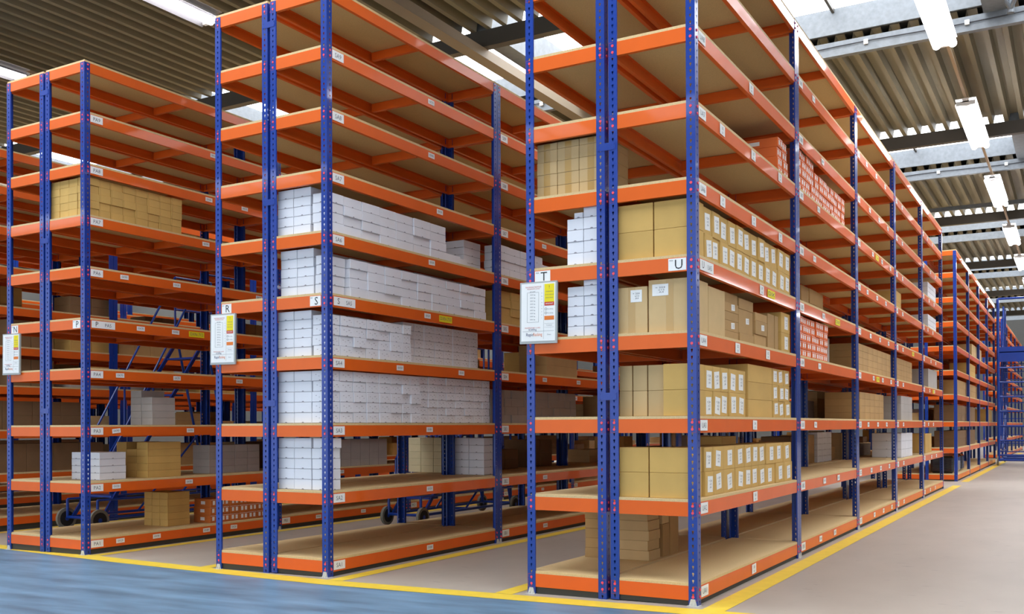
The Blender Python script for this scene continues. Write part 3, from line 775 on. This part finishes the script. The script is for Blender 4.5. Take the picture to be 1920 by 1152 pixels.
# ------------------------------------------------------------------ mobile blue steps
def wheel(parent, x, y, r, g):
    b = MB(); b.tube((-.02,0,0), (.02,0,0), r, 20); b.tube((-.024,0,0), (.024,0,0), r*.72, 16, 1); b.tube((-.03,0,0), (.03,0,0), r*.2, 10, 2)
    return link('wheel', b.mesh('wheel', [WHEELC, RUBBER, BLUE]), parent, (x, y, r+g))
def steps(x0, x1, y0, y1, H, label, r=.13, n=8, guard=1.0, rung=.016, kick=False, t=.02):
    g = fz((x0+x1)/2)
    root = link('mobile_steps', None, None, (x0, y0, g)); tag(root, label, 'mobile steps')
    Wd, D = x1-x0, y1-y0
    zb = r+.02
    b = MB()
    for x in (0.03, Wd-.03): b.tube((x,0,zb),(x,D,zb), t)
    for y in (0, D*.5, D): b.tube((.03,y,zb),(Wd-.03,y,zb), t)
    for x in (0.03, Wd-.03): b.tube((x,0,zb+.25),(x,D,zb+.25), t*.8); b.tube((x,0,zb),(x,0,zb+.25), t)
    link('base_frame', b.mesh('base_frame', BLUE), root)
    yt = D*.72
    for x in (.04, Wd-.04):
        b = MB(); b.prism([(.05,zb),(.11,zb),(yt+.06,H),(yt,H)], 'x', x-.015, x+.015); link('stringer', b.mesh('stringer', BLUE), root)
        b = MB(); b.tube((x,yt+.05,H),(x,D*.98,zb), t); b.tube((x,D*.45,zb),(x,D*.98,H*.55), t*.8); b.tube((x, D*.98, zb), (x, D*.98, H), t); b.tube((x, yt*.5, H*.5), (x, D*.98, H*.5), t*.8)
        link('rear_brace', b.mesh('rear_brace', BLUE), root)
        b = MB()
        b.path([(x,.15,.9),(x,yt,H+guard),(x,D,H+guard),(x,D,H)], t*.8); b.path([(x,.15,.5+zb),(x,.15,.9)], t*.8); b.path([(x,yt*.5,H*.5+.02),(x,yt*.5,.9+(H+guard-.9)*(yt*.5-.15)/(yt-.15))], t*.8)
        b.path([(x,yt,H),(x,yt,H+guard)], t*.8); b.path([(x,yt,H+guard*.5),(x,D,H+guard*.5)], t*.8)
        link('handrail', b.mesh('handrail', BLUE), root)
    for i in range(n):
        f = (i+1)/(n+1); b = MB(); b.box(.055, Wd-.055, .05+yt*f-.02, .05+yt*f+.2, zb+(H-zb)*f-.015, zb+(H-zb)*f+.012); link('tread', b.mesh('tread', BLUE), root)
    b = MB(); b.box(.03, Wd-.03, yt, D, H-.02, H+.01)
    if kick:
        b.box(.03, Wd-.03, .0, .04, H-.3, H+.16); b.box(.03, Wd-.03, 0, D, H-.02, H+.01)
        for x in (.03, Wd-.03): b.tube((x,.02,zb),(x,.02,H+guard), t*1.3)
        b.tube((.03,.02,H+guard),(Wd-.03,.02,H+guard), t)
        for q in range(7): b.tube((.03,.02,zb+.15+q*.45),(Wd-.03,.02,zb+.15+q*.45), t*.8)
    link('platform', b.mesh('platform', BLUE), root)
    for x in (0, Wd):
        for y in (.0, D): wheel(root, x, y, r, 0)
    return root
steps(-9.85, -9.15, 2.0, 4.6, 2.75, 'blue wheeled warehouse steps in the aisle left of row N', r=.15)
steps(-5.95, -5.35, 4.2, 6.7, 2.1, 'blue wheeled warehouse steps in the aisle between rows P and R', r=.13)
steps(.2, 1.45, 27.0, 30.4, 3.5, 'very tall blue wheeled steps with platform far down the right aisle', r=.15, n=12, guard=1.65, kick=True, t=.035)

# ------------------------------------------------------------------ roof
DECK = mat('roof_deck', (126, 119, 99), .55, noise=.12, scale=6, stretch=(1, .15, 1))
SKYP = mat('rooflight', (246, 250, 255), .4, emit=SKYLIGHT_POWER)
XA, XB = -31, 14
PIT = .2555; PER = 8.6
def deck(name, y0, y1):
    b = MB(); z0, z1 = 7.0, 7.14
    n = int((XB-XA)/PIT)
    pts = []
    for i in range(n):
        x = XA+i*PIT
        pts += [(x, z0), (x+.075, z0), (x+.1, z1), (x+.23, z1)]
    pts.append((XA+n*PIT, z0))
    for (a, b_) in zip(pts, pts[1:]):
        b.quad((a[0],y0,a[1]), (b_[0],y0,b_[1]), (b_[0],y1,b_[1]), (a[0],y1,a[1]))
    me = b.mesh(name, DECK, recalc=False)
    o = link(name, me, None, kind='structure')
    # insulation over the deck, so that no sky shows through
    b = MB(); b.box(XA, XB, y0, y1-.02, 7.15, 7.22); struct(name.replace('ceiling', 'roof'), b, DARKST)
y0s = [5.25+PER*k for k in range(-2, 6)]
MAINX = [-18.1, -11.6, -5.1, 1.4, 7.9]
for i, yk in enumerate(y0s):
    deck('ceiling' if i == 0 else f'ceiling_{i}', yk-5.45, yk)
    b = MB(); b.prism([(yk+.0,7.0),(yk+.14,7.0),(yk+.14,6.985),(yk+.012,6.985),(yk+.012,6.775),(yk+.14,6.775),(yk+.14,6.76),(yk,6.76)], 'x', XA, XB)
    o = struct(f'trim_{20+i}', b, DARKST)
    # galvanised channel on the far side of the rooflight well
    yb = yk+3.08
    b = MB(); b.prism([(yb,6.81),(yb,7.02),(yb+.1,7.02),(yb+.1,7.005),(yb+.012,7.005),(yb+.012,6.825),(yb+.1,6.825),(yb+.1,6.81)], 'x', XA, XB)
    struct(f'trim_{40+i}', b, GALV)
    b = MB(); b.box(XA, XB, yk+3.03, yk+3.07, 7.12, 7.5); b.box(XA, XB, yk-.01, yk+.03, 7.145, 7.5)
    for mx in MAINX: b.box(mx-.14, mx+.14, yk+.03, yk+3.03, 7.0, 7.5)
    struct(f'wall_rooflight_{i+1}', b, GALV)
    b = MB(); b.box(XA, XB, yk+.0, yk+3.06, 7.5, 7.52); struct(f'window_{i+1}', b, SKYP)
    b = MB(); x = MAINX[0]
    for mx in MAINX:
        for q in (1, 2): b.box(mx+q*2.17-.02, mx+q*2.17+.02, yk+.03, yk+3.03, 7.44, 7.5)
    struct(f'trim_{60+i}', b, DARKST)
for j, mx in enumerate(MAINX[:3]):
    b = MB(); b.box(mx-.1, mx+.1, -14, 50, 6.62, 6.76); struct(f'trim_{80+j}', b, mat('roof_beam_paint', (140, 128, 112), .6))
b = MB(); b.box(XA, XB, 21.15, 21.2, 6.9, 7.0); struct('trim_90', b, GALV)
# cable run with clips on the galvanised channel, and the roof struts that meet it
for i in (2, 3):
    yb = y0s[i]+3.07
    b = MB()
    for q in range(24): b.tube((-9+q*.55, yb-.012, 6.93+.012*math.sin(q*1.3)), (-9+(q+1)*.55, yb-.012, 6.93+.012*math.sin((q+1)*1.3)), .008, 6)
    o = link('cable', b.mesh('cable', INK), None); tag(o, f'dark cable clipped along the {["nearest","second"][i-2]} galvanised roof channel', 'cable')
    for q in range(8):
        b = MB(); b.box(-.03, .03, -.03, -.002, -.035, .03); c = link('cable_clip', b.mesh('cable_clip', PAPER), o, (-8.4+q*1.35, yb, 6.93))
b = MB(); b.tube((1.6,8.2,6.9),(1.6,8.2,7.45),.05,12); b.tube((1.6,8.18,6.95),(1.25,7.5,7.45),.03,10); b.tube((1.6,8.18,6.95),(1.95,7.5,7.45),.03,10)
tag(link('roof_strut', b.mesh('roof_strut', GALV), None), 'grey round roof strut with two braces above the right aisle', 'strut')

# ------------------------------------------------------------------ fluorescent lights
TUBE = mat('tube_glow', (255, 252, 255), .3, emit=TUBE_POWER)
BATT = mat('white_batten', (226, 226, 228), .4)
def light_line(x, starts, z, lab, reflector=False, length=2.75, cond=(4, 48)):
    b = MB(); b.box(-.02, .02, 0, cond[1]-cond[0], -.02, .02)
    o = link('light_trunking', b.mesh('light_trunking', CONDUIT), None, (x, cond[0], z+.09)); tag(o, f'thin brown conduit linking the lights {lab}', 'conduit')
    for i, y in enumerate(starts):
        r = link('fluorescent_light', None, None, (x, y, z)); tag(r, f'twin tube fluorescent light {lab}, {ORD[i]} from the walkway', 'light', 'fluorescent lights')
        b = MB(); b.box(-.05, .05, 0, length, .0, .055); b.box(-.15, .15, 0, length, .055, .065); link('housing_with_shade', b.mesh('housing_with_shade', BATT), r)  # wide thin plate added over the batten to keep light off the deck
        if reflector:
            b = MB(); b.quad((-.2,0,-.05),(-.05,0,.03),(-.05,length,.03),(-.2,length,-.05)); b.quad((.05,0,.03),(.2,0,-.05),(.2,length,-.05),(.05,length,.03)); link('reflector', b.mesh('reflector', mat('reflector_enamel', (150, 150, 156), .5)), r)
        for s in ((0,) if reflector else (-.1, .1)):
            b = MB(); b.tube((s,.03,-.03),(s,length-.03,-.03), .05, 12); link('tube', b.mesh('tube', TUBE), r)
        b = MB()
        for yy in (0, length-.05): b.box(-.14, .14, yy, yy+.05, -.05, .02)
        link('end_cap', b.mesh('end_cap', BATT), r)
light_line(.85, [4.75, 10.25, 15.75, 21.4, 26.6, 32.0, 37.5], 6.4, 'above the right aisle')
light_line(8.59, [6.0, 12.4, 18.8, 25.2, 31.6, 38.0], 6.4, 'in the line far right of the racks', length=4.9)
light_line(-6.95, [-.75], 6.4, 'above the aisle beside row P', True, cond=(-6, 2.3))
light_line(-10.8, [-.75], 6.4, 'above the aisle left of row N', True, cond=(-6, 2.3))

# ------------------------------------------------------------------ far walls
WALLM = mat('wall_cladding', (100, 98, 94), .7, noise=.04, scale=2)
b = MB(); b.box(-45, 16, 58, 58.2, -.6, 9); struct('wall_back', b, WALLM)
b = MB(); b.box(-33, -32.8, -14, 58, -.6, 9); struct('wall_left', b, WALLM)
b = MB(); b.box(15.8, 16, -14, 58, .2, 9); struct('wall_right_added', b, WALLM)  # unseen wall, added so the beams reflect a darker surround
